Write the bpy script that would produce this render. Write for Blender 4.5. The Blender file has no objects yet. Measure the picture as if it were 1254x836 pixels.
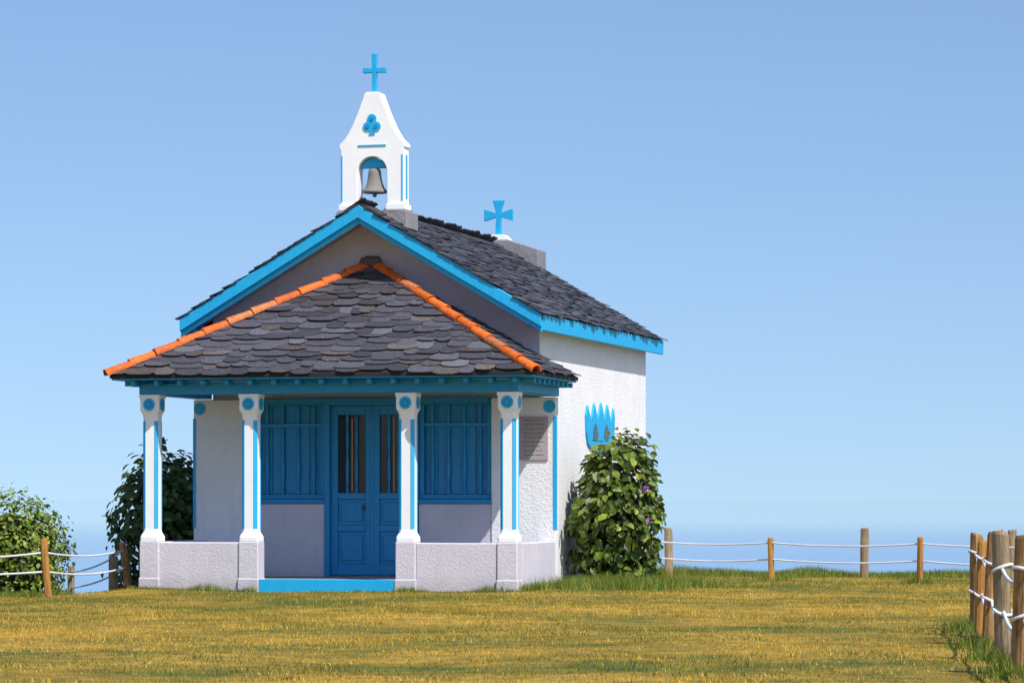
import bpy, bmesh, math, random
import numpy as np
from mathutils import Vector, Matrix
random.seed(7); rng=np.random.default_rng(7)
scene=bpy.context.scene
COL=scene.collection
R=math.radians

# ---------------------------------------------------------------- materials
def newmat(name):
    m=bpy.data.materials.new(name); m.use_nodes=True
    nt=m.node_tree; b=nt.nodes['Principled BSDF']
    return m,nt,b
def N(nt,t,**k):
    n=nt.nodes.new(t)
    for a,v in k.items():
        if a in n.inputs: n.inputs[a].default_value=v
        else: setattr(n,a,v)
    return n
def noise(nt,scale,detail=5,rough=.6,vec=None):
    n=N(nt,'ShaderNodeTexNoise'); n.inputs['Scale'].default_value=scale
    n.inputs['Detail'].default_value=detail; n.inputs['Roughness'].default_value=rough
    if vec is None:
        tc=N(nt,'ShaderNodeTexCoord'); vec=tc.outputs['Object']
    nt.links.new(vec,n.inputs['Vector']); return n
def ramp(nt,fac,stops):
    r=N(nt,'ShaderNodeValToRGB'); e=r.color_ramp.elements
    while len(e)<len(stops): e.new(.5)
    for i,(p,c) in enumerate(stops):
        e[i].position=p; e[i].color=(*c,1)
    nt.links.new(fac,r.inputs['Fac']); return r
def mix(nt,fac,a,b,mode='MIX'):
    m=N(nt,'ShaderNodeMix',data_type='RGBA',blend_type=mode)
    for v,i in ((fac,0),(a,6),(b,7)):
        if isinstance(v,(int,float)): m.inputs[i].default_value=v
        elif isinstance(v,tuple): m.inputs[i].default_value=(*v,1)
        else: nt.links.new(v,m.inputs[i])
    return m.outputs[2]
def bump(nt,b,h,strength,dist):
    bp=N(nt,'ShaderNodeBump'); bp.inputs['Strength'].default_value=strength; bp.inputs['Distance'].default_value=dist
    nt.links.new(h,bp.inputs['Height']); nt.links.new(bp.outputs[0],b.inputs['Normal'])
def stucco(name,c1,c2,bs=.5,dirt=True,scale=28,dcol=(.30,.28,.25)):
    m,nt,b=newmat(name)
    n1=noise(nt,1.7,6,.65); n2=noise(nt,scale,4,.7)
    r=ramp(nt,n1.outputs[0],[(.3,c2),(.62,c1)])
    col=r.outputs[0]
    if dirt:
        tc=N(nt,'ShaderNodeTexCoord'); sp=N(nt,'ShaderNodeSeparateXYZ'); nt.links.new(tc.outputs['Object'],sp.inputs[0])
        mr=N(nt,'ShaderNodeMapRange'); nt.links.new(sp.outputs[2],mr.inputs[0])
        mr.inputs[1].default_value=.22; mr.inputs[2].default_value=-.02; mr.inputs[3].default_value=0; mr.inputs[4].default_value=.9
        n3=noise(nt,6,5,.7); mu=N(nt,'ShaderNodeMath',operation='MULTIPLY')
        nt.links.new(mr.outputs[0],mu.inputs[0]); nt.links.new(n3.outputs[0],mu.inputs[1])
        col=mix(nt,mu.outputs[0],col,dcol)
        mp=N(nt,'ShaderNodeMapping'); mp.inputs['Scale'].default_value=(7,7,.5); nt.links.new(tc.outputs['Object'],mp.inputs[0])
        n4=noise(nt,1.3,5,.7,mp.outputs[0]); r4=ramp(nt,n4.outputs[0],[(.52,(0,0,0)),(.8,(.4,.4,.4))])
        col=mix(nt,r4.outputs[0],col,(c2[0]*.75,c2[1]*.73,c2[2]*.7))
    nt.links.new(col,b.inputs['Base Color']); b.inputs['Roughness'].default_value=.9
    bump(nt,b,n2.outputs[0],bs,.03); return m
def paint(name,c,rough=.5,var=.8,grain=True):
    m,nt,b=newmat(name)
    tc=N(nt,'ShaderNodeTexCoord'); mp=N(nt,'ShaderNodeMapping'); mp.inputs['Scale'].default_value=(9,9,2.5)
    nt.links.new(tc.outputs['Object'],mp.inputs[0])
    n=noise(nt,2.2,6,.7,mp.outputs[0]); c2=tuple(x*var for x in c)
    r=ramp(nt,n.outputs[0],[(.35,c2),(.6,c)])
    nw=noise(nt,14,6,.75); rw=ramp(nt,nw.outputs[0],[(.66,(0,0,0)),(.8,(.3,.3,.3))])
    nt.links.new(mix(nt,rw.outputs[0],r.outputs[0],(.45,.5,.55)) if grain else r.outputs[0],b.inputs['Base Color'])
    b.inputs['Roughness'].default_value=rough
    bump(nt,b,n.outputs[0],.25,.01); return m
def attrmat(name,rough=.6,vs=30,lichen=False,trans=0,bs=.3):
    m,nt,b=newmat(name)
    a=N(nt,'ShaderNodeAttribute',attribute_name='Col')
    n=noise(nt,vs,5,.7); r=ramp(nt,n.outputs[0],[(.3,(.6,.6,.6)),(.7,(1.3,1.3,1.3))])
    col=mix(nt,1.0,a.outputs[0],r.outputs[0],'MULTIPLY')
    if lichen:
        n2=noise(nt,7,7,.75); r2=ramp(nt,n2.outputs[0],[(.60,(0,0,0)),(.70,(.8,.8,.8))])
        col=mix(nt,r2.outputs[0],col,(.12,.09,.065))
        n3=noise(nt,22,6,.8); r3=ramp(nt,n3.outputs[0],[(.65,(0,0,0)),(.71,(1,1,1))])
        col=mix(nt,r3.outputs[0],col,(.27,.26,.28))
        n5=noise(nt,11,6,.75); r5=ramp(nt,n5.outputs[0],[(.655,(0,0,0)),(.69,(1,1,1))])
        col=mix(nt,r5.outputs[0],col,(.45,.24,.03))
    nt.links.new(col,b.inputs['Base Color']); b.inputs['Roughness'].default_value=rough
    bump(nt,b,n.outputs[0],bs,.01)
    if trans:
        out=nt.nodes['Material Output']; t=N(nt,'ShaderNodeBsdfTranslucent'); nt.links.new(col,t.inputs[0])
        ms=N(nt,'ShaderNodeMixShader'); ms.inputs[0].default_value=trans
        nt.links.new(b.outputs[0],ms.inputs[1]); nt.links.new(t.outputs[0],ms.inputs[2]); nt.links.new(ms.outputs[0],out.inputs[0])
    return m
M_white=stucco('white_stucco',(.87,.86,.87),(.80,.79,.81),.55)
M_gable=stucco('shade_tinted_stucco',(.64,.61,.71),(.56,.53,.63),.5)  # lavender tint puts the gable's shade into the stucco colour
M_smooth=stucco('white_painted_plaster',(.90,.90,.90),(.84,.84,.85),.10,False)
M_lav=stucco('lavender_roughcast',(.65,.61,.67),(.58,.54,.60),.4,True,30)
M_blue=paint('sky_blue_paint',(.010,.41,.76),.5,.9)
M_dblue=paint('blue_paint',(.005,.27,.56),.45,.85)
M_cement=stucco('grey_cement',(.28,.265,.29),(.18,.17,.185),.5,False,20)
M_slate=attrmat('slate',.6,25,True,0,.6)
M_slate_main=attrmat('slate_roof_main',.6,25,False,0,.6)
M_under=paint('roof_felt',(.02,.02,.025),.9,.8,False)
M_orange=attrmat('terracotta_tile',.7,18)
M_bronze=stucco('bell_metal',(.24,.23,.21),(.13,.125,.11),.15,False,12)
M_dark,nt,b=newmat('dark_glass'); b.inputs['Base Color'].default_value=(.012,.012,.015,1); b.inputs['Roughness'].default_value=.15
M_plaque=stucco('plaque_stone',(.42,.36,.37),(.34,.29,.30),.1,False)
M_letter,nt,b=newmat('engraved_letters'); b.inputs['Base Color'].default_value=(.14,.11,.11,1)
M_curtain,nt,b=newmat('curtain'); b.inputs['Base Color'].default_value=(.42,.22,.12,1); b.inputs['Roughness'].default_value=.9
def wood(name,c1,c2):
    m,nt,b=newmat(name); tc=N(nt,'ShaderNodeTexCoord'); mp=N(nt,'ShaderNodeMapping'); mp.inputs['Scale'].default_value=(30,30,3)
    nt.links.new(tc.outputs['Object'],mp.inputs[0]); n=noise(nt,1.5,7,.75,mp.outputs[0])
    r=ramp(nt,n.outputs[0],[(.32,c2),(.62,c1)]); n2=noise(nt,3,3,.6)
    r2=ramp(nt,n2.outputs[0],[(.3,(.7,.7,.7)),(.7,(1.15,1.15,1.15))])
    nt.links.new(mix(nt,1.0,r.outputs[0],r2.outputs[0],'MULTIPLY'),b.inputs['Base Color']); b.inputs['Roughness'].default_value=.85
    bump(nt,b,n.outputs[0],.6,.01); return m
M_wood=wood('orange_wood',(.52,.25,.05),(.26,.11,.025))
M_woodg=wood('weathered_wood',(.40,.30,.18),(.13,.09,.05))
M_woodb=wood('brown_wood',(.48,.26,.09),(.12,.06,.025))
M_rope=stucco('rope',(.75,.76,.80),(.6,.61,.65),.4,False,60)
M_leaf=attrmat('leaf',.45,20,False,.25,.1)
M_grass=attrmat('grass_blades',.8,3,False,.25,0)
M_twig=paint('twig_bark',(.08,.06,.04),.9,.8,False)
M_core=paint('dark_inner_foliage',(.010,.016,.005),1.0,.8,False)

# ---------------------------------------------------------------- helpers
def empty(name):
    e=bpy.data.objects.new(name,None); COL.objects.link(e); e.empty_display_size=.2; return e
def obj(name,verts,faces,mat,parent=None,bevel=0,smooth=False,cols=None,seg=1):
    me=bpy.data.meshes.new(name); me.from_pydata([tuple(v) for v in verts],[],faces); 
    bm=bmesh.new(); bm.from_mesh(me); bmesh.ops.recalc_face_normals(bm,faces=bm.faces); bm.to_mesh(me); bm.free()
    me.materials.append(mat)
    if smooth: me.polygons.foreach_set('use_smooth',[True]*len(me.polygons))
    if cols is not None:
        a=me.color_attributes.new('Col','FLOAT_COLOR','POINT')
        arr=np.ones((len(verts),4),dtype=np.float32); arr[:,:3]=np.array(cols); a.data.foreach_set('color',arr.ravel())
    o=bpy.data.objects.new(name,me); COL.objects.link(o)
    if parent: o.parent=parent
    if bevel:
        m=o.modifiers.new('b','BEVEL'); m.width=bevel; m.segments=seg; m.limit_method='ANGLE'
    return o
class B:
    def __init__(s): s.v=[]; s.f=[]; s.c=[]
    def box(s,x0,x1,y0,y1,z0,z1,M=None,col=(1,1,1)):
        k=len(s.v); P=[Vector((x,y,z)) for z in(z0,z1) for y in(y0,y1) for x in(x0,x1)]
        if M: P=[M@p for p in P]
        s.v+=P; s.c+=[col]*8
        s.f+=[tuple(k+i for i in q) for q in((0,2,3,1),(4,5,7,6),(0,1,5,4),(2,6,7,3),(0,4,6,2),(1,3,7,5))]
    def prism(s,poly,axis,a0,a1,M=None,col=(1,1,1)):
        k=len(s.v); n=len(poly)
        def mk(p,a):
            v= {'y':Vector((p[0],a,p[1])),'x':Vector((a,p[0],p[1])),'z':Vector((p[0],p[1],a))}[axis]
            return M@v if M else v
        s.v+=[mk(p,a0) for p in poly]+[mk(p,a1) for p in poly]; s.c+=[col]*(2*n)
        s.f.append(tuple(range(k,k+n))); s.f.append(tuple(range(k+2*n-1,k+n-1,-1)))
        for i in range(n): j=(i+1)%n; s.f.append((k+i,k+j,k+n+j,k+n+i))
    def lathe(s,prof,cx,cy,n=12,col=(1,1,1)):
        k=len(s.v)
        for z,r in prof:
            for i in range(n):
                a=2*math.pi*i/n; s.v.append(Vector((cx+r*math.cos(a),cy+r*math.sin(a),z))); s.c.append(col)
        for j in range(len(prof)-1):
            for i in range(n):
                a=k+j*n+i; b=k+j*n+(i+1)%n; s.f.append((a,b,b+n,a+n))
        s.f.append(tuple(k+i for i in range(n))); m=k+(len(prof)-1)*n; s.f.append(tuple(m+i for i in range(n)))
    def make(s,name,mat,parent=None,bevel=0,smooth=False,usecol=False):
        return obj(name,s.v,s.f,mat,parent,bevel,smooth,s.c if usecol else None)
def circ(cx,cz,r,n=20): return [(cx+r*math.cos(2*math.pi*i/n),cz+r*math.sin(2*math.pi*i/n)) for i in range(n)]

# ================================================================ CHAPEL
chapel=empty('white_chapel')
CX=-2.48
WL,WR=CX-2.23,CX+2.23
YF,YB=2.10,8.50
AP=4.95; HE=2.43; EZ=3.52
SL=(AP-EZ)/HE
def rz(x): return AP-abs(x-CX)*SL
b_=B(); wz=rz(WR)-.13
b_.prism([(WL,-2.5),(WR,-2.5),(WR,wz),(CX,AP-.13),(WL,wz)],'y',YF,YB); b_.make('nave_walls',M_white,chapel)
b_=B(); b_.prism([(WL+.003,2.76),(WR-.003,2.76),(WR-.003,wz-.01),(CX,AP-.14),(WL+.003,wz-.01)],'y',YF-.012,YF-.002); b_.make('gable_shade_layer',M_gable,chapel)  # thin added layer in the painted shade tone, over the white gable wall
b_=B(); T=.07
for s in(-1,1):
    e=CX+s*HE
    b_.prism([(CX,AP-.03),(e,EZ-.03),(e,EZ-.03-T),(CX,AP-.03-T)],'y',1.42,8.78)
b_.make('roof_deck',M_under,chapel)
b_=B(); bb=B()
for s in(-1,1):
    e=CX+s*(HE-.02)
    z0=AP-.03-T-.002; z1=EZ-.03-T-.002
    b_.prism([(CX,z0),(e,z1),(e,z1-.02),(CX,z0-.02)],'y',1.46,YF-.014)
    for (ya,yb,za,zb) in((1.37,1.42,-.035,-.20),(1.42,1.455,-.102,-.27)):
        ex=CX+s*(HE+.0)
        bb.prism([(CX,AP+za),(ex,EZ+za),(ex,EZ+zb),(CX,AP+zb)],'y',ya,yb)
    for (ya,yb,za,zb) in((8.781,8.82,-.035,-.22),):
        bb.prism([(CX,AP+za),(ex,EZ+za),(ex,EZ+zb),(CX,AP+zb)],'y',ya,yb)
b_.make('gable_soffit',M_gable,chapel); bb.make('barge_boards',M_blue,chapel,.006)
b_=B()
for s in(-1,1):
    x0=CX+s*(HE-.035); x1=CX+s*(HE+.004)
    b_.box(min(x0,x1),max(x0,x1),1.457,8.779,EZ-.24,EZ-.035)
b_.make('eave_fascia',M_blue,chapel,.005)
b_=B()
for s in(-1,1):
    x0=CX+s*2.232; x1=CX+s*(HE-.037)
    b_.box(min(x0,x1),max(x0,x1),1.47,8.77,EZ-.19,EZ-.16)
b_.make('eave_soffit',M_dblue,chapel)

# ---- slates
def slates(S,O,u,v,umin,umax,vmax,exp,w,base=(.075,.07,.085),lift=.03,jit=1.0,rag=0,wj=(.7,1.35),rowjit=0,lk=1.0):
    n=u.cross(v).normalized()
    if n.z<0: n=-n
    rows=int(vmax/exp)+1
    for r in range(rows):
        v0=r*exp
        lo,hi=umin(v0),umax(v0)
        x=lo-random.random()*w; ph=random.random()*6
        while x<hi:
            ww=w*random.uniform(*wj); c=x+ww/2; x+=ww*.95
            if c<lo-.02 or c>hi+.02: continue
            L=exp*1.9; vs=v0+random.uniform(-.02,.02)*jit-(random.random()*rag if r==0 else 0)+rowjit*math.sin(c*1.9+ph)
            a1=random.uniform(.28,.42); a2=random.uniform(.28,.42); d1=random.uniform(.01,.035)*lk; d2=random.uniform(.01,.035)*lk; sh=random.uniform(.045,.085)*lk
            poly=[(-.5,L),(-.5,sh),(-a1-.04,d1),(-.15,.004),(.05,0),(a2-.06,.006),(a2+.05,d2+.01),(.5,sh*random.uniform(.7,1.1)),(.5,L)]
            tilt=random.uniform(-.07,.07)*jit; lf=lift+random.uniform(-.008,.014)
            k=len(S.v); g=random.uniform(.6,1.4); q=random.random()
            col=tuple(ch*g for ch in base)
            if q<.08: col=(.10*g,.082*g,.076*g)
            elif q<.20: col=(.11*g,.11*g,.13*g)
            for th in(0,-.010):
                for (a,bq) in poly:
                    uu=c+a*ww*1.0+tilt*bq; vv=min(vs+bq,vmax+.02)
                    uu=min(max(uu,umin(vv)-.015),umax(vv)+.015)
                    S.v.append(O+u*uu+v*vv+n*(lf*(1-bq/L)+.004+th)); S.c.append(col)
            m=len(poly); S.f.append(tuple(range(k,k+m))); S.f.append(tuple(range(k+2*m-1,k+m-1,-1)))
            for i in range(m): j=(i+1)%m; S.f.append((k+i,k+m+i,k+m+j,k+j))
S=B(); slen=math.hypot(HE,AP-EZ)
for s in(-1,1):
    O=Vector((CX+s*(HE+.035),1.36,EZ-.03-.035*SL)); u=Vector((0,1,0)); v=Vector((-s*HE,0,AP-EZ)).normalized()
    slates(S,O,u,v,lambda q:0.0,lambda q:7.48,slen+.035,.125,.22,base=(.054,.054,.070),lift=.024,lk=.6,jit=1.3)
S.make('roof_slates',M_slate_main,chapel,usecol=True)
S=B()
def comb(y0,y1):
    y=y0
    while y<y1:
        w=random.uniform(.13,.20); h=random.uniform(.08,.13); g=random.uniform(.6,1.3)
        M=Matrix.Translation((CX,y,AP+.005))@Matrix.Rotation(R(-30+random.uniform(-4,4)),4,'Y')@Matrix.Rotation(R(random.uniform(-7,-1)),4,'X')
        S.prism([(-.22,0),(h*.8,0),(h,w*.45),(h*.85,w*.85),(-.22,w*.85)],'z',-.008,.008,M,(.04*g,.04*g,.05*g))
        M=Matrix.Translation((CX,y+.03,AP-.01))@Matrix.Rotation(R(30+random.uniform(-3,3)),4,'Y')
        S.box(-.01,.24,0,w*.95,-.004,.012,M,(.05*g,.05*g,.06*g))
        y+=w*.95
comb(1.36,1.95); comb(2.55,8.0)
S.make('ridge_comb',M_slate_main,chapel,usecol=True)

# ---- belfry
bc=CX+.0; bf=2.0; bk=2.24
b_=B()
half=[(.43,4.96),(.43,5.70),(.45,5.715),(.45,5.765),(.43,5.78),(.375,5.835),(.325,5.91),(.28,5.99),(.24,6.08),(.20,6.17),(.165,6.26),(.135,6.34),(.12,6.38),(.115,6.41),(.085,6.44)]
arch=[(.2*math.cos(a),5.40+.2*math.sin(a)) for a in [math.pi*i/12 for i in range(13)]]
poly=[(bc+x,z) for x,z in half]+[(bc-x,z) for x,z in reversed(half)]+[(bc-.2,4.96)]+[(bc+x,z) for x,z in reversed(arch)]+[(bc+.2,4.96)]
b_.prism(poly,'y',bf,bk); b_.make('belfry',M_smooth,chapel,.008)
b_=B()
for s in(-1,1):
    xs=[bc+s*.19,bc+s*.455]; b_.box(min(xs),max(xs),bf-.025,bk+.025,4.90,4.975)
b_.make('belfry_feet',M_smooth,chapel,.006)
b_=B(); b_.prism([(bc-.48,4.60),(bc,4.88),(bc+.48,4.60),(bc+.48,4.88),(bc+.44,4.899),(bc-.44,4.899),(bc-.48,4.88)],'y',1.97,2.50); b_.make('belfry_plinth',M_cement,chapel,.01)
b_=B()
for cx_,cz_,r_ in((0,6.09,.062),(-.058,5.99,.062),(.058,5.99,.062)):
    b_.prism(circ(bc+cx_,cz_,r_),'y',bf-.014-cx_*.02,bf-.0005)
b_.prism([(bc-.018,5.99),(bc+.018,5.99),(bc+.04,5.88),(bc-.04,5.88)],'y',bf-.011,bf-.0005)
b_.box(bc-.19,bc+.19,bf-.012,bf-.0005,5.735,5.752)
for s in(-1,1):
    b_.box(bc+s*.41-.008,bc+s*.41+.008,bf-.008,bf-.0005,5.02,5.62)
b_.box(bc+.4305,bc+.437,bf+.09,bf+.15,5.05,5.62)
b_.make('belfry_blue_trim',M_blue,chapel)
b_=B()
for cx_,cz_ in((0,6.09),(-.058,5.99),(.058,5.99)): b_.prism(circ(bc+cx_,cz_,.026),'y',bf-.024,bf-.0152)
b_.make('trefoil_centres',M_dblue,chapel)
b_=B(); n=10
b_.prism([(bc+.185*math.cos(math.pi*(.1+.8*i/n)),5.40+.185*math.sin(math.pi*(.1+.8*i/n))) for i in range(n+1)],'y',bf+.07,bf+.17)
b_.make('bell_yoke',M_blue,chapel,.005)
b_=B(); by=bf+.12
b_.lathe([(5.46,.02),(5.455,.05),(5.44,.075),(5.40,.085),(5.36,.087),(5.31,.094),(5.25,.108),(5.20,.13),(5.17,.155),(5.15,.165),(5.135,.165),(5.13,.14)],bc,by,28)
b_.lathe([(5.14,.02),(5.10,.03),(5.08,.02)],bc,by,10)
b_.make('bell',M_bronze,chapel,smooth=True)
def cross(name,cx,cy,z0,z1,za,arm,t,flare,mat):
    b_=B(); h=t/2; f=flare
    P=[(-h-f*.2,z0),(h+f*.2,z0),(h,za-h),(arm,za-h-f),(arm,za+h+f),(h,za+h),(h+f,z1),(-h-f,z1),(-h,za+h),(-arm,za+h+f),(-arm,za-h-f),(-h,za-h)]
    b_.prism([(cx+x,z) for x,z in P],'y',cy-.03,cy+.03); b_.make(name,mat,chapel,.005)
cross('belfry_cross',bc,2.12,6.44,6.95,6.735,.155,.06,.006,M_blue)
cross('rear_gable_cross',CX-.02,8.5,5.08,5.60,5.38,.22,.07,.055,M_blue)
b_=B()
b_.prism([(CX-.62,4.51),(CX,4.87),(CX+.62,4.51),(CX+.62,4.85),(CX+.16,5.0),(CX-.16,5.0),(CX-.62,4.85)],'y',8.35,8.86); b_.make('rear_cross_plinth',M_cement,chapel,.012)
b_=B(); b_.prism([(CX-.17,5.001),(CX+.17,5.001),(CX+.09,5.08),(CX-.09,5.08)],'y',8.38,8.62); b_.make('rear_cross_foot',M_smooth,chapel,.006)

# ---- side wall ornament: pointed-flame crown with two openings
b_=B(); y0,y1=4.62,6.30; W=y1-y0
top=[(0,2.05),(-.02,2.28),(.03,2.42),(.10,2.30),(.14,2.22),(.20,2.30),(.27,2.46),(.35,2.32),(.39,2.24),(.44,2.32),(.52,2.48),(.60,2.32),(.64,2.24),(.68,2.32),(.75,2.46),(.83,2.30),(.87,2.22),(.92,2.30),(.98,2.42),(1.02,2.28),(1,2.05),(.95,1.9),(.86,1.84),(.70,1.78),(.5,1.74),(.3,1.78),(.14,1.84),(.05,1.9)]
b_.prism([(y0+a*W,z) for a,z in top],'x',WR+.0005,WR+.03); b_.make('side_window_ornament',M_blue,chapel,.004)
b_=B()
for c in(.30,.70):
    b_.prism([(y0+W*c+.085*W*math.sin(t)*(1-.5*math.cos(t)),2.06+.12*math.cos(t)) for t in [2*math.pi*i/14 for i in range(14)]],'x',WR+.0305,WR+.034)
b_.make('ornament_openings',M_dark,chapel)

# ================= PORCH
PL,PR=-4.93,0.0
FZ=.13
b_=B(); b_.box(PL+.205,PR-.205,.04,YF-.15,-.6,FZ); b_.make('porch_floor',M_cement,chapel)
b_=B(); b_.box(-3.34,-1.57,-.02,.038,-.3,FZ+.012); b_.make('blue_step_riser',M_blue,chapel,.006)
WH=.60
b_=B()
b_.box(-4.70,-3.61,0,.20,-.6,WH); b_.box(-1.30,-.26,0,.20,-.6,WH)
b_.box(-.20,0,.24,YF-.155,-.6,WH); b_.box(PL,PL+.20,.24,YF-.155,-1.2,WH)
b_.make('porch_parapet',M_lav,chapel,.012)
cols=[-4.80,-3.48,-1.43,-.13]
b_=B()
for c in cols:
    b_.box(c-.13,c+.13,-.022,.235,-.6,WH+.012)
    b_.box(c-.140,c+.140,-.034,.246,-.6,.15)
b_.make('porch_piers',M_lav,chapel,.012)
def column(cx,cy,z0,z1):
    W=B()
    prof=[(z0,.125,.02),(z0+.05,.125,.02),(z0+.075,.115,.02),(z0+.11,.098,.024),(z0+.16,.094,.03),(z1-.34,.094,.03),(z1-.27,.097,.024),(z1-.23,.108,.02),(z1-.20,.124,.014),(z1-.05,.124,.014),(z1-.04,.132,.01),(z1,.132,.01)]
    rings=[]
    for z,h,c in prof:
        P=[(h-c,-h),(h,-h+c),(h,h-c),(h-c,h),(-h+c,h),(-h,h-c),(-h,-h+c),(-h+c,-h)]
        rings.append([Vector((cx+x,cy+y,z)) for x,y in P])
    for j in range(len(rings)-1):
        for i in range(8):
            k=len(W.v); a,b=rings[j],rings[j+1]; i2=(i+1)%8
            W.v+=[a[i],a[i2],b[i2],b[i]]; W.c+=[(1,1,1)]*4; W.f.append((k,k+1,k+2,k+3))
    return W
WW=B(); DD=B(); D2=B()
def merge(A,C):
    k=len(A.v); A.v+=C.v; A.c+=C.c; A.f+=[tuple(i+k for i in f) for f in C.f]
CT=2.455
for c in cols:
    merge(WW,column(c,.11,WH+.0125,CT))
    DD.prism(circ(c,CT-.125,.078,22),'y',-.022,-.0135); D2.prism(circ(c,CT-.125,.05,18),'y',-.0265,-.0225)
    DD.prism(circ(c,CT-.125,.026,14),'y',-.031,-.027)
    DD.prism(circ(.11,CT-.125,.078,22),'x',c+.1245,c+.131)
o=WW.make('column_shafts',M_smooth,chapel)
bm=bmesh.new(); bm.from_mesh(o.data); bmesh.ops.remove_doubles(bm,verts=bm.verts,dist=.0005); bmesh.ops.recalc_face_normals(bm,faces=bm.faces); bm.to_mesh(o.data); bm.free()
b_=B()
for c in cols:
    for sx in(-1,1):
        for sy in(-1,1):
            h=.094; cc=.03
            M=Matrix.Translation((c+sx*(h-cc/2),.11+sy*(h-cc/2),0))@Matrix.Rotation(math.atan2(sy,sx),4,'Z')
            b_.box(-.006,.006,-.026,.026,WH+.17,CT-.33,M)
b_.make('column_blue_edges',M_blue,chapel)
DD.make('capital_discs',M_blue,chapel); D2.make('capital_disc_rings',M_dblue,chapel)
b_=B()
b_.box(PL-.01,PR+.01,.0,.22,CT+.003,2.60)
b_.box(PR-.21,PR+.01,.223,YF-.014,CT+.003,2.60)
b_.box(PL-.01,PL+.21,.223,YF-.014,CT+.003,2.60)
b_.make('porch_beams',M_dblue,chapel,.006)
b_=B()
x=PL-.02
while x<PR+.05: b_.box(x-.03,x+.03,-.20,-.003,2.565,2.625); x+=.31
for sx in(-1,1):
    y=.05
    while y<2.0:
        x0=PR+.012 if sx>0 else PL-.21; b_.box(x0,x0+.2,y-.03,y+.03,2.565,2.625); y+=.24
b_.make('rafter_tails',M_dblue,chapel,.004)
e=.27; EL,ER,EF=PL-e-.03,PR+e,-e; PZ=2.70; A=Vector((CX,YF-.05,4.20)); YW=YF-.05
b_=B()
FL=Vector((EL,EF,PZ)); FR=Vector((ER,EF,PZ)); BL=Vector((EL,YW,PZ)); BR=Vector((ER,YW,PZ)); dz=Vector((0,0,.045))
b_.v=[FL-dz,FR-dz,BR-dz,BL-dz,FL,FR,BR,BL,A]; b_.c=[(1,1,1)]*9
b_.f=[(0,1,2,3),(0,4,5,1),(1,5,6,2),(3,7,4,0),(4,8,5),(5,8,6),(7,8,4),(2,6,8,7,3)]
b_.make('porch_roof_deck',M_under,chapel)
b_=B(); b_.box(EL+.02,ER-.02,EF+.02,YW-.01,PZ-.068,PZ-.047); 
b_.make('porch_ceiling',M_dblue,chapel)
S=B()
v=(A-Vector((CX,EF,PZ))); vl=v.length; v=v/vl; w=ER-EL
mid=(EL+ER)/2
PB=(.066,.063,.077)
slates(S,Vector((mid,EF,PZ))-v*.04,Vector((1,0,0)),v,lambda q:-(w/2+.03)*(1-max(q-.05,0)/vl)+ (CX-mid)*q/vl,lambda q:(w/2+.03)*(1-max(q-.05,0)/vl)+(CX-mid)*q/vl,vl,.138,.33,base=PB,lift=.026,jit=2.5,rag=.03,wj=(.5,1.45),rowjit=.026)
for s in(-1,1):
    xe=ER if s>0 else EL
    v=Vector((A.x-xe,0,A.z-PZ)); vl2=v.length; v=v/vl2; dd=YW-EF
    slates(S,Vector((xe,YW,PZ))-v*.05,Vector((0,-1,0)),v,lambda q:0.0,lambda q:(dd+.03)*(1-max(q-.05,0)/vl2),vl2,.145,.26,base=PB,lift=.03,jit=1.5)
S.make('porch_slates',M_slate,chapel,usecol=True)
S=B()
for C in(FL,FR):
    d=(A-C); L=d.length; d.normalize(); side=d.cross(Vector((0,0,1))).normalized(); up=side.cross(d).normalized()
    n=11; tl=L/n
    for i in range(n+0):
        p0=C+d*(i*tl-.05); p1=C+d*(i*tl+tl*1.12-.05); g=random.uniform(.72,1.12)
        col=(.76*g,.145*g,.010*g) if random.random()<.75 else (.52*g,.16*g,.05*g)
        k=len(S.v); m=9; jx=side*random.uniform(-.010,.010)
        for (p,r,l) in((p0+jx,.076,.040),(p1+jx,.062,.028)):
            for rr in(r,r-.013):
                for q in range(m):
                    a=math.pi*q/(m-1)*1.1-.05*math.pi
                    S.v.append(p+side*rr*math.cos(a)+up*(rr*math.sin(a)+l-.022)); S.c.append(col)
        for q in range(m-1):
            S.f.append((k+q,k+q+1,k+2*m+q+1,k+2*m+q)); S.f.append((k+m+q,k+3*m+q,k+3*m+q+1,k+m+q+1))
            S.f.append((k+q,k+m+q,k+m+q+1,k+q+1)); S.f.append((k+2*m+q,k+2*m+q+1,k+3*m+q+1,k+3*m+q))
        for q in(0,m-1): S.f.append((k+q,k+2*m+q,k+3*m+q,k+m+q))
S.make('hip_tiles',M_orange,chapel,usecol=True)
S=B(); 
for i in range(4):
    S.prism([(-.13,-.03),(.13,-.03),(.10,.05),(-.09,.06)],'y',YW-.14+i*.035,YW-.13+i*.035,Matrix.Translation((CX+random.uniform(-.04,.04),0,4.215+i*.012)),(.12,.06,.05))
S.make('porch_apex_flashing',M_slate,chapel,usecol=True)

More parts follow.
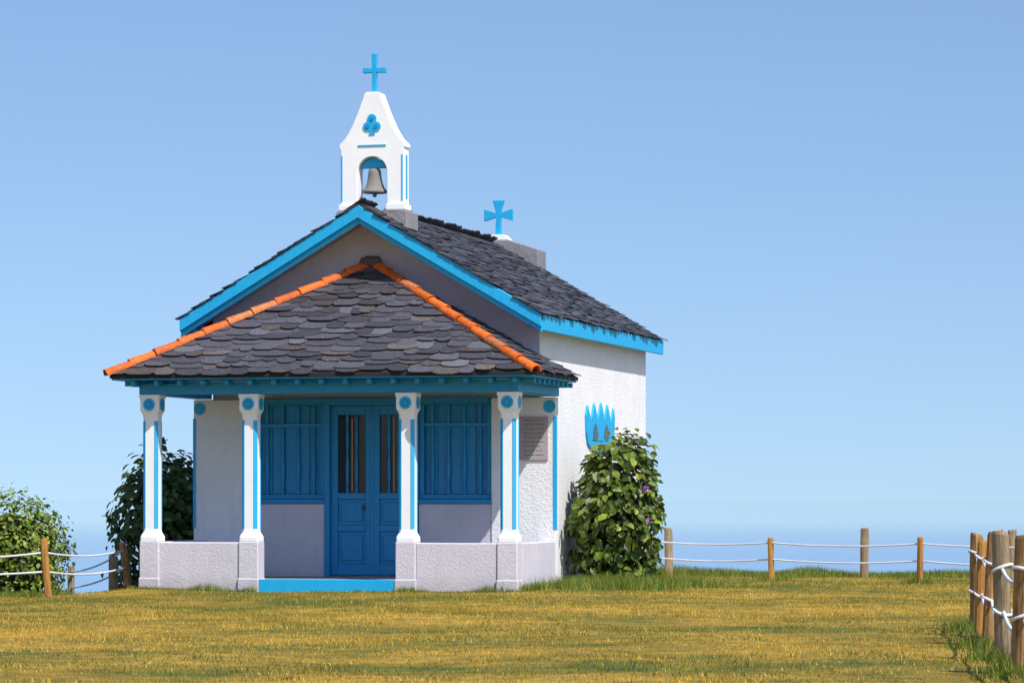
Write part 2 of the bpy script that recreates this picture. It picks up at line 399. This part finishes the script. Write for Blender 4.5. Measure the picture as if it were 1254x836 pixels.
# ---- inner front wall
YN=1.95
b_=B(); b_.box(-.86,-.001,YN,YF-.014,-.5,2.448); b_.box(PL+.001,-4.10,YN,YF-.014,-1.2,2.448); b_.make('porch_back_wall',M_white,chapel,.01)
b_=B()
for x0,x1 in((-4.098,-3.122),(-1.838,-.862)): b_.box(x0,x1,YN+.02,YF-.003,-.3,1.08)
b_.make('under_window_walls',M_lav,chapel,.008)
b_=B()
b_.prism(circ(-.085,2.33,.082,22),'y',YN-.008,YN-.0005); b_.box(-.035,.004,YN-.006,YN+.06,.75,2.2)
b_.prism(circ(PL+.09,2.33,.082,22),'y',YN-.008,YN-.0005); b_.box(PL-.004,PL+.035,YN-.006,YN+.06,.75,2.2)
b_.make('pilaster_blue_trim',M_blue,chapel)
b_=B(); b_.box(-.50,-.10,YN-.022,YN-.001,1.64,2.20); b_.make('wall_plaque',M_plaque,chapel,.004)
b_=B(); z=2.15; 
while z>1.70:
    x=-.46+random.uniform(0,.05)
    while x<-.19:
        l=random.uniform(.015,.06); b_.box(x,min(x+l,-.14),YN-.0235,YN-.0225,z,z+.010); x+=l+.014
    z-=.056
b_.make('plaque_lettering',M_letter,chapel)
b_=B()
YS=YN+.06
for x0,x1 in((-4.098,-3.122),(-1.838,-.862)):
    b_.box(x0,x1,YN-.01,YF-.003,1.082,1.135)
    b_.box(x0,x1,YS,YS+.06,1.137,1.20); b_.box(x0,x1,YS,YS+.06,2.37,2.448)
    b_.box(x0,x1,YS+.005,YS+.055,2.08,2.13)
    b_.box(x0,x0+.06,YS-.01,YS+.07,1.202,2.368); b_.box(x1-.06,x1,YS-.01,YS+.07,1.202,2.368)
    n=4
    for i in range(5):
        xx=x0+.06+(x1-x0-.12)*i/5
        b_.box(xx+.004,xx+(x1-x0-.12)/5-.004,YF-.03,YF-.004,1.202,2.368)
    for i in range(n+0):
        cx_=x0+.06+(x1-x0-.12)*(i+.5+0)/n
        b_.lathe([(1.202,.022),(1.25,.022),(1.27,.03),(1.29,.018),(1.33,.016),(1.45,.030),(1.55,.032),(1.70,.022),(1.85,.017),(1.95,.02),(1.98,.03),(2.0,.018),(2.078,.02)],cx_,YS+.03,10)
        b_.box(cx_-.018,cx_+.018,YS+.01,YS+.045,2.132,2.368)
for x0,x1 in((-3.12,-3.05),(-1.91,-1.84)): b_.box(x0,x1,YN,YF-.003,FZ+.001,2.448)
b_.box(-3.048,-1.912,YN+.01,YF-.003,2.36,2.448)
b_.box(-4.0,-.9,YN-.04,YN-.002,2.40,2.452)
b_.make('window_screens_and_door_frame',M_dblue,chapel,.004)
b_=B(); g=B(); cu=B()
YD=YN+.07
for x0,x1 in((-3.046,-2.484),(-2.476,-1.914)):
    z0,z1=FZ+.02,2.355
    b_.box(x0,x0+.09,YD,YD+.05,z0,z1); b_.box(x1-.09,x1,YD,YD+.05,z0,z1)
    for a,c in((z0,z0+.14),(.72,.80),(1.14,1.22),(2.24,z1)): b_.box(x0+.091,x1-.091,YD+.001,YD+.049,a,c)
    for a,c in((z0+.14,.72),(.80,1.14)):
        b_.box(x0+.091,x1-.091,YD+.030,YD+.04,a+.001,c-.001); b_.box(x0+.14,x1-.14,YD+.008,YD+.0295,a+.05,c-.05)
    g.box(x0+.091,x1-.091,YD+.04,YD+.045,1.221,2.239)
    for i in range(2):
        cx_=x0+.09+(x1-x0-.18)*(i+1)/3
        b_.lathe([(1.221,.018),(1.26,.022),(1.30,.012),(1.45,.022),(1.6,.022),(1.75,.012),(1.95,.022),(2.1,.014),(2.18,.022),(2.239,.016)],cx_,YD+.02,10)
    cu.box((x0+x1)/2-.012,(x0+x1)/2+.010,YD+.030,YD+.038,1.24,2.2)
b_.box(-2.50,-2.46,YD-.012,YD-.001,FZ+.02,2.35)
b_.make('door_leaves',M_dblue,chapel,.004); g.make('door_glass',M_dark,chapel); cu.make('door_curtain',M_curtain,chapel)
b_=B(); b_.box(-2.60,-2.575,YD-.03,YD-.001,1.0,1.06); b_.make('door_lock',M_dark,chapel,.003)

# ================================================================ TERRAIN
def terr(X,Y):
    q1=Y-(9.7+.25*X+.25*np.sin(X*1.3))
    q2=np.minimum(-5.1-X,Y+2.6-.26*(X+4.9)+.1*np.sin(X*2))
    q=np.maximum(q1,q2); q=np.maximum(q,0)
    z=-.15*q-.25*np.maximum(q-2,0)**2-1.2*np.maximum(q-6,0)
    und=.012*np.sin(X*.9+1)*np.cos(Y*.7)+.008*np.sin(X*2.3+Y*1.7)
    return np.maximum(z,-75)+und
def axis(a,b,lo,hi,step):
    fine=np.arange(a,b+1e-6,step); l=[a]; s=step
    while l[-1]>lo: s*=1.35; l.append(l[-1]-s)
    h=[b]; s=step
    while h[-1]<hi: s*=1.35; h.append(h[-1]+s)
    return np.array(sorted(set(l[1:]))+list(fine)+h[1:])
xs=axis(-12,14,-900,900,.35); ys=axis(-24,16,-900,160,.35)
XX,YY=np.meshgrid(xs,ys); ZZ=terr(XX,YY)
V=np.stack([XX,YY,ZZ],-1).reshape(-1,3); nx,ny=len(xs),len(ys)
idx=np.arange(nx*ny).reshape(ny,nx)
F=np.stack([idx[:-1,:-1],idx[:-1,1:],idx[1:,1:],idx[1:,:-1]],-1).reshape(-1,4)
me=bpy.data.meshes.new('ground'); me.from_pydata(V.tolist(),[],F.tolist()); me.polygons.foreach_set('use_smooth',[True]*len(me.polygons))
ground=bpy.data.objects.new('ground',me); COL.objects.link(ground)
M_gr,nt,b=newmat('dry_lawn')
n1=noise(nt,.45,6,.65); n2=noise(nt,3.0,6,.7); n3=noise(nt,40,5,.8)
r1=ramp(nt,n1.outputs[0],[(.38,(.16,.18,.012)),(.5,(.44,.27,.02)),(.62,(.62,.38,.05))])
r2=ramp(nt,n2.outputs[0],[(.3,(.45,.56,.4)),(.7,(1.25,1.2,1.15))])
r3=ramp(nt,n3.outputs[0],[(.3,(.5,.5,.45)),(.65,(1.2,1.2,1.2))])
c=mix(nt,1.0,r1.outputs[0],r2.outputs[0],'MULTIPLY'); c=mix(nt,1.0,c,r3.outputs[0],'MULTIPLY')
nt.links.new(c,b.inputs['Base Color']); b.inputs['Roughness'].default_value=.95; bump(nt,b,n3.outputs[0],.8,.04)
me.materials.append(M_gr)

def vnoise(x,y,s,seed):
    x=x*s; y=y*s; xi=np.floor(x).astype(int); yi=np.floor(y).astype(int); fx=x-xi; fy=y-yi
    fx=fx*fx*(3-2*fx); fy=fy*fy*(3-2*fy)
    def h(a,b):
        n=(a*374761393+b*668265263+seed*1442695)&0x7fffffff; n=((n^(n>>13))*1274126177)&0x7fffffff; return (n&0xffff)/65535.
    return (h(xi,yi)*(1-fx)+h(xi+1,yi)*fx)*(1-fy)+(h(xi,yi+1)*(1-fx)+h(xi+1,yi+1)*fx)*fy
def blades(name,x,y,h,w,colr,lean=.5):
    n=len(x); z=terr(x,y); a=rng.uniform(0,2*np.pi,n); la=rng.uniform(0,2*np.pi,n); ll=rng.uniform(0,lean,n)*h
    v=np.zeros((n,3,3)); v[:,0]=np.stack([x-np.cos(a)*w,y-np.sin(a)*w,z-.005],-1); v[:,1]=np.stack([x+np.cos(a)*w,y+np.sin(a)*w,z-.005],-1)
    v[:,2]=np.stack([x+np.cos(la)*ll,y+np.sin(la)*ll,z+h],-1)
    me=bpy.data.meshes.new(name); me.vertices.add(3*n); me.loops.add(3*n); me.polygons.add(n)
    me.vertices.foreach_set('co',v.astype(np.float32).ravel()); me.loops.foreach_set('vertex_index',np.arange(3*n,dtype=np.int32))
    me.polygons.foreach_set('loop_start',np.arange(0,3*n,3,dtype=np.int32)); me.update(); me.validate()
    at=me.color_attributes.new('Col','FLOAT_COLOR','POINT'); c=np.ones((n,3,4),dtype=np.float32); c[:,:,:3]=colr[:,None,:]; at.data.foreach_set('color',c.ravel())
    me.materials.append(M_grass); o=bpy.data.objects.new(name,me); COL.objects.link(o); return o
def outside(x,y): return ~((x>PL-.02)&(x<.02)&(y>-.03)&(y<8.5))
n=330000
x=rng.uniform(-8,11,n); y=rng.uniform(-23,10.8,n)
k=outside(x,y)&(terr(x,y)>-.6); x=x[k]; y=y[k]; n=len(x)
f=.4*vnoise(x,y,.35,1)+.35*vnoise(x,y,.9,2)+.25*vnoise(x,y,2.5,3)
f=np.clip((f-.40)/.20,0,1)
gd=np.exp(-np.clip(-y-.1,0,9)/1.6)*(y<0)*(x<1.5)+(y>=0)*np.clip(y/5,.35,1)   # greener by the walls and the cliff edge
f=f*(1-.75*np.clip(gd,0,1))
f=f[:,None]
dry=np.array([.78,.47,.045]); grn=np.array([.19,.20,.010]); colr=grn*(1-f)+dry*f
t=rng.random((n,1)); colr=np.where(t<.12,np.array([.14,.20,.015]),colr); colr=np.where(t>.93,np.array([.82,.62,.20]),colr)
colr=colr*rng.uniform(.55,1.15,(n,1))
h=rng.uniform(.008,.030,n)*(.5+1.0*vnoise(x,y,1.2,5))
blades('lawn_grass',x,y,h,.004,colr,1.0)
X=[];Y=[];H=[]
def addg(x,y,h): X.append(x);Y.append(y);H.append(h)
m=36000; gx=rng.uniform(-1,12,m); gy=9.55+.25*gx-np.abs(rng.normal(0,.8,m)); addg(gx,gy,rng.uniform(.03,.12,m)*(.4+1.3*vnoise(gx,gy,1.5,9)**1.5))
m=11000; gx=rng.normal(.5,.6,m); gy=rng.normal(2.9,1.1,m); addg(gx,gy,rng.uniform(.06,.2,m))
m=3500; gx=rng.uniform(PL-.1,.1,m); gy=-.05-np.abs(rng.normal(0,.09,m)); k=(gx<-3.35)|(gx>-1.55); addg(gx[k],gy[k],(rng.uniform(.02,.11,m)*vnoise(gx,gy,3,4)*1.4)[k])
m=1500; gx=.03+np.abs(rng.normal(0,.06,m)); gy=rng.uniform(0,3,m); addg(gx,gy,rng.uniform(.03,.12,m))
m=6000; gx=rng.uniform(-9,-4.9,m); gy=-2.75+.26*(gx+4.9)+rng.normal(0,.35,m); addg(gx,gy,rng.uniform(.03,.08,m))
for i in range(160):
    m=rng.integers(12,40); cx_,cy_=rng.uniform(-7,10),rng.uniform(-20,8); addg(cx_+rng.normal(0,.07,m),cy_+rng.normal(0,.07,m),rng.uniform(.015,.045,m))
FP=[(6.755,-10.02),(7.194,-13.0),(7.569,-15.39),(7.912,-17.57),(8.33,-20.0)]
for (fx,fy) in FP:
    m=650; addg(fx-.05+rng.normal(0,.11,m),fy+rng.normal(0,.35,m),rng.uniform(.03,.14,m))
for (fx,fy) in((2.04,6.21),(4.24,5.24)): m=250; addg(fx+rng.normal(0,.12,m),fy+rng.normal(0,.12,m),rng.uniform(.04,.12,m))
x=np.concatenate(X); y=np.concatenate(Y); h=np.concatenate(H); k=outside(x,y); x=x[k];y=y[k];h=h[k]; n=len(x)
t=rng.random((n,1)); colr=np.where(t<.75,np.array([.13,.21,.015]),np.array([.36,.32,.06]))*rng.uniform(.5,1.3,(n,1))
blades('long_grass',x,y,h,.005,colr,.7)

# sea (dissolves into haze far offshore)
me=bpy.data.meshes.new('sea'); s=90000; me.from_pydata([(-s,-s,-62),(s,-s,-62),(s,s,-62),(-s,s,-62)],[],[(0,1,2,3)])
sea=bpy.data.objects.new('sea',me); COL.objects.link(sea)
M_sea,nt,b=newmat('sea_water'); n=noise(nt,.004,6,.7); r=ramp(nt,n.outputs[0],[(.35,(.05,.16,.40)),(.65,(.07,.20,.46))])
nt.links.new(r.outputs[0],b.inputs['Base Color']); b.inputs['Roughness'].default_value=.12
tc=N(nt,'ShaderNodeTexCoord'); ln=N(nt,'ShaderNodeVectorMath',operation='LENGTH'); nt.links.new(tc.outputs['Object'],ln.inputs[0])
mr=N(nt,'ShaderNodeMapRange'); mr.interpolation_type='SMOOTHERSTEP'; nt.links.new(ln.outputs['Value'],mr.inputs[0])
mr.inputs[1].default_value=1200; mr.inputs[2].default_value=11000; mr.inputs[3].default_value=1.0; mr.inputs[4].default_value=.12
nt.links.new(mr.outputs[0],b.inputs['Alpha']); me.materials.append(M_sea)

# ================================================================ BUSHES
def bush(name,cx,cy,rx,ry,h,nleaf,size,cols,seed,flowers=0,lump=.18,core=.72,sq=1.0,spread=.11):
    rs=np.random.default_rng(seed); e=empty(name)
    z0=float(terr(np.array([cx]),np.array([cy]))[0])
    lobes=[(rs.normal(size=3),rs.uniform(.5,1)) for _ in range(14)]
    lobes=[(d/np.linalg.norm(d),a) for d,a in lobes]
    def rad(d):
        r=1-lump*.6
        for l,a in lobes: r+=lump*a*max(0,float(d@l)-.72)/.28
        hor=math.hypot(d[0],d[1])
        r*=(hor**(2*sq)+abs(d[2])**(2*sq))**(-1/(2*sq))
        return r
    Vv=[];Ff=[];Cc=[]
    for i in range(nleaf):
        d=rs.normal(size=3); d/=np.linalg.norm(d)
        r=rad(d)*(1+rs.normal(-.05,spread))
        bz=h*.52
        p=Vector((cx+d[0]*rx*r,cy+d[1]*ry*r,z0+bz+d[2]*(h*.50)*r))
        if d[2]<-.2:
            p.z=z0+rs.uniform(.02,.45)*h; 
        nrm=Vector(d)+Vector((0,0,.45))+Vector(rs.normal(size=3))*.45; nrm.normalize()
        dirv=Vector(rs.normal(size=3))+Vector((d[0],d[1],-.5)); dirv=(dirv-nrm*dirv.dot(nrm)).normalized(); sd=nrm.cross(dirv)
        L=size*rs.uniform(.55,1.25); w=L*.36; k=len(Vv)
        cup=rs.uniform(.03,.12)*L
        Vv+=[p,p+dirv*L*.35-sd*w*.9+nrm*cup,p+dirv*L*.45,p+dirv*L*.35+sd*w*.9+nrm*cup,p+dirv*L*.72-sd*w*.75+nrm*cup*.6,p+dirv*L*.72+sd*w*.75+nrm*cup*.6,p+dirv*L-nrm*L*.12]
        Ff+=[(k,k+2,k+1),(k,k+3,k+2),(k+1,k+2,k+4),(k+2,k+3,k+5),(k+2,k+6,k+4),(k+2,k+5,k+6)]
        c=np.array(cols[rs.integers(len(cols))])*rs.uniform(.5,1.3); Cc+=[tuple(c)]*7
    obj('leaves',Vv,Ff,M_leaf,e,cols=Cc)
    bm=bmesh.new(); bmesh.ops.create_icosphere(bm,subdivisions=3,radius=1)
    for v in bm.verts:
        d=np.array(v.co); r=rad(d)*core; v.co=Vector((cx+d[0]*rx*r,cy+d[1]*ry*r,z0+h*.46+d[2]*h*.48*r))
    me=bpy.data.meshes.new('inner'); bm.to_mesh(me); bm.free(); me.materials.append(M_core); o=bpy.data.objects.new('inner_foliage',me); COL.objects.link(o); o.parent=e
    T=B()
    for i in range(14):
        a=rs.uniform(0,6.28); rr=rs.uniform(.05,.5); bx,by_=cx+math.cos(a)*rr*rx*.5,cy+math.sin(a)*rr*ry*.5
        top=Vector((cx+math.cos(a)*rx*rr*1.5,cy+math.sin(a)*ry*rr*1.5,z0+h*rs.uniform(.5,.85))); base=Vector((bx,by_,z0-.05)); d=top-base
        M=Matrix.Translation(base)@d.to_track_quat('Z','Y').to_matrix().to_4x4(); T.prism(circ(0,0,.012,5),'z',0,d.length,M)
    T.make('stems',M_twig,e)
    if flowers:
        P=B()
        for i in range(flowers):
            d=rs.normal(size=3); d/=np.linalg.norm(d); d[2]=abs(d[2])*.5; 
            if i==0: d=np.array([.93,-.05,.14])
            if i==1: d=np.array([.80,-.6,-.1])
            if i==2: d=np.array([.75,-.65,.25])
            d/=np.linalg.norm(d); r=rad(d)*1.12; c0=Vector((cx+d[0]*rx*r,cy+d[1]*ry*r,z0+h*.52+d[2]*h*.5*r))
            for j in range(50):
                q=rs.normal(size=3); q/=np.linalg.norm(q); p=c0+Vector(q)*.05; s_=.016; t1=Vector(q).orthogonal().normalized(); t2=Vector(q).cross(t1); k=len(P.v)
                P.v+=[p+t1*s_,p+t2*s_,p-t1*s_,p-t2*s_]; g=rs.uniform(.7,1.2); P.c+=[(.34*g,.12*g,.42*g)]*4; P.f.append((k,k+1,k+2,k+3))
        P.make('flowers',M_leaf,e,usecol=True)
    return e
hyc=[(.11,.18,.015),(.15,.23,.02),(.08,.13,.012),(.24,.29,.03),(.05,.09,.01)]
bush('hydrangea_bush',.40,3.72,.52,.62,1.86,2500,.14,hyc,12,3,.17,.68,1.25,.10)
bush('hydrangea_bush',-5.85,3.5,.66,.8,1.86,2400,.13,[(.07,.12,.015),(.10,.16,.018),(.05,.09,.01)],5,0,.17,.68,1.1,.11)
hdc=[(.16,.26,.02),(.22,.32,.03),(.09,.15,.012),(.32,.36,.04)]
bush('hedge_shrub',-5.66,-2.15,.58,.6,1.20,4600,.06,hdc,8,0,.3,.76,1.1,.12)
bush('hedge_shrub',-6.6,-2.5,.8,.7,1.30,5000,.06,hdc,9,0,.3,.78,1.1,.12)

# ================================================================ FENCES
def rope_pts(p,q,sag,n=10):
    return [p.lerp(q,i/n)-Vector((0,0,sag*4*(i/n)*(1-i/n))) for i in range(n+1)]
def rope(name,pts,parent,r=.014):
    cu=bpy.data.curves.new(name,'CURVE'); cu.dimensions='3D'; cu.bevel_depth=r; cu.bevel_resolution=3
    sp=cu.splines.new('POLY'); sp.points.add(len(pts)-1)
    for i,p in enumerate(pts): sp.points[i].co=(*p,1)
    cu.materials.append(M_rope); o=bpy.data.objects.new(name,cu); COL.objects.link(o); o.parent=parent
def post(name,x,y,h,r,mat,parent,lean=(0,0),n=12,sq=False):
    z=float(terr(np.array([x]),np.array([y]))[0])
    T=B(); ph=random.random()*6; sl=random.uniform(-.3,.3)
    prof=[(-.25,1.02),(0,1.02),(h*.3,.99),(h*.7,1.0),(h-.02,.96),(h,.84)]
    for j,(zz,s) in enumerate(prof):
        for i in range(n):
            a=2*math.pi*i/n; rr=r*s*(1+.09*math.sin(3*a+ph)+random.uniform(-.04,.04))
            dzz=sl*r*math.cos(a) if j>=4 else 0
            T.v.append(Vector((x+rr*math.cos(a)+lean[0]*zz,y+rr*math.sin(a)+lean[1]*zz,z+zz+dzz))); T.c.append((1,1,1))
    for j in range(len(prof)-1):
        for i in range(n):
            a=j*n+i; b=j*n+(i+1)%n; T.f.append((a,b,b+n,a+n))
    m=(len(prof)-1)*n; T.f.append(tuple(m+i for i in range(n)))
    T.make(name,mat,parent)
    return Vector((x,y,z))
def fence(name,posts,hs,sag,rr=.014,loops=True):
    e=empty(name); P=[]
    for i,(x,y,h,r,mat,lean) in enumerate(posts):
        P.append((post('post_%d'%(i+1),x,y,h,r,mat,e,lean),lean,r))
    for k,hh in enumerate(hs):
        pts=[]
        for i in range(len(P)-1):
            a,la,_=P[i]; b,lb,_=P[i+1]
            pa=a+Vector((la[0]*hh,la[1]*hh,hh)); pb=b+Vector((lb[0]*hh,lb[1]*hh,hh))
            pts+=rope_pts(pa,pb,sag*random.uniform(.7,1.3))[(1 if i else 0):]
        rope('rope_%d'%(k+1),pts,e,rr)
        if loops:
            for (p,l,r) in P:
                c=p+Vector((l[0]*hh,l[1]*hh,hh)); q=random.random()*6
                rope('knot',[c+Vector(((r+rr*.6)*math.cos(t),(r+rr*.6)*math.sin(t),.03*math.cos(t+q))) for t in [2*math.pi*i/12 for i in range(13)]],e,rr*.9)
    return e
fence('rope_fence',[(.15,7.2,.60,.04,M_wood,(0,0)),(2.04,6.21,.60,.042,M_wood,(-.03,0)),(4.24,5.24,.62,.042,M_wood,(.01,0)),(6.3,4.5,.62,.042,M_wood,(0,0)),(8.5,3.9,.62,.042,M_wood,(0,0))],[.53,.30],.035,.012,False)
e=empty('weathered_fence')
for i,(x,y,h) in enumerate(((.14,8.3,.70),(3.0,8.5,.72),(5.3,7.0,.72),(6.9,6.2,.72))): post('post_%d'%(i+1),x,y,h,.062,M_woodg,e,(random.uniform(-.02,.02),0))
fence('rope_fence',[(FP[0][0],FP[0][1],.84,.058,M_woodb,(0,0)),(FP[0][0]+.20,FP[0][1]-1.5,.80,.05,M_wood,(.03,0)),(FP[1][0],FP[1][1],.90,.065,M_woodb,(.05,0)),(FP[2][0],FP[2][1],.92,.062,M_woodg,(-.03,0)),(FP[3][0],FP[3][1],.90,.07,M_woodb,(.03,0)),(FP[4][0],FP[4][1],.90,.07,M_woodb,(0,0))],[.66,.36],.10,.013)
fence('rope_fence',[(-6.6,-4.2,.66,.045,M_wood,(0,0)),(-4.62,-3.69,.68,.042,M_wood,(-.10,.02)),(-5.53,1.14,.62,.05,M_woodb,(-.13,0)),(-7.5,4.0,.6,.05,M_woodg,(0,0))],[.52,.30],.05,.012,False)
e=empty('weathered_post'); post('post',-5.90,1.55,.50,.065,M_woodg,e,(0,0))

# ================================================================ LIGHT / SKY
EL_,AZ=52,128
sd=Vector((math.cos(R(EL_))*math.sin(R(AZ)),math.cos(R(EL_))*math.cos(R(AZ)),math.sin(R(EL_))))
L=bpy.data.lights.new('sun','SUN'); L.energy=5.0; L.angle=R(.5); L.color=(1,.965,.90)
so=bpy.data.objects.new('sun',L); COL.objects.link(so); so.rotation_euler=sd.to_track_quat('Z','Y').to_euler()
w=bpy.data.worlds.new('World'); scene.world=w; w.use_nodes=True; nt=w.node_tree
bg=nt.nodes['Background']; sky=nt.nodes.new('ShaderNodeTexSky'); sky.sky_type='NISHITA'; sky.sun_disc=False
sky.sun_elevation=R(EL_); sky.sun_rotation=R(AZ); sky.air_density=1.0; sky.dust_density=1.0; sky.ozone_density=3.5
tc=nt.nodes.new('ShaderNodeTexCoord'); ad=nt.nodes.new('ShaderNodeVectorMath'); ad.operation='ADD'; ad.inputs[1].default_value=(0,0,.10)
nm=nt.nodes.new('ShaderNodeVectorMath'); nm.operation='NORMALIZE'
nt.links.new(tc.outputs['Generated'],ad.inputs[0]); nt.links.new(ad.outputs[0],nm.inputs[0]); nt.links.new(nm.outputs[0],sky.inputs[0])
tm=nt.nodes.new('ShaderNodeMix'); tm.data_type='RGBA'; tm.blend_type='MULTIPLY'; tm.inputs[0].default_value=1; tm.inputs[7].default_value=(1.02,1.05,1.10,1)
nt.links.new(sky.outputs[0],tm.inputs[6]); nt.links.new(tm.outputs[2],bg.inputs[0]); bg.inputs[1].default_value=.145

cam=bpy.data.cameras.new('camera'); co=bpy.data.objects.new('camera',cam); COL.objects.link(co)
cam.lens=114.83; cam.sensor_width=36; cam.shift_y=.153; cam.clip_end=200000; cam.clip_start=.5
co.location=(10.05,-38.72,1.15); co.rotation_euler=(R(90),0,R(14.65)); scene.camera=co
scene.view_settings.view_transform='Standard'; scene.view_settings.look='None'; scene.view_settings.exposure=0
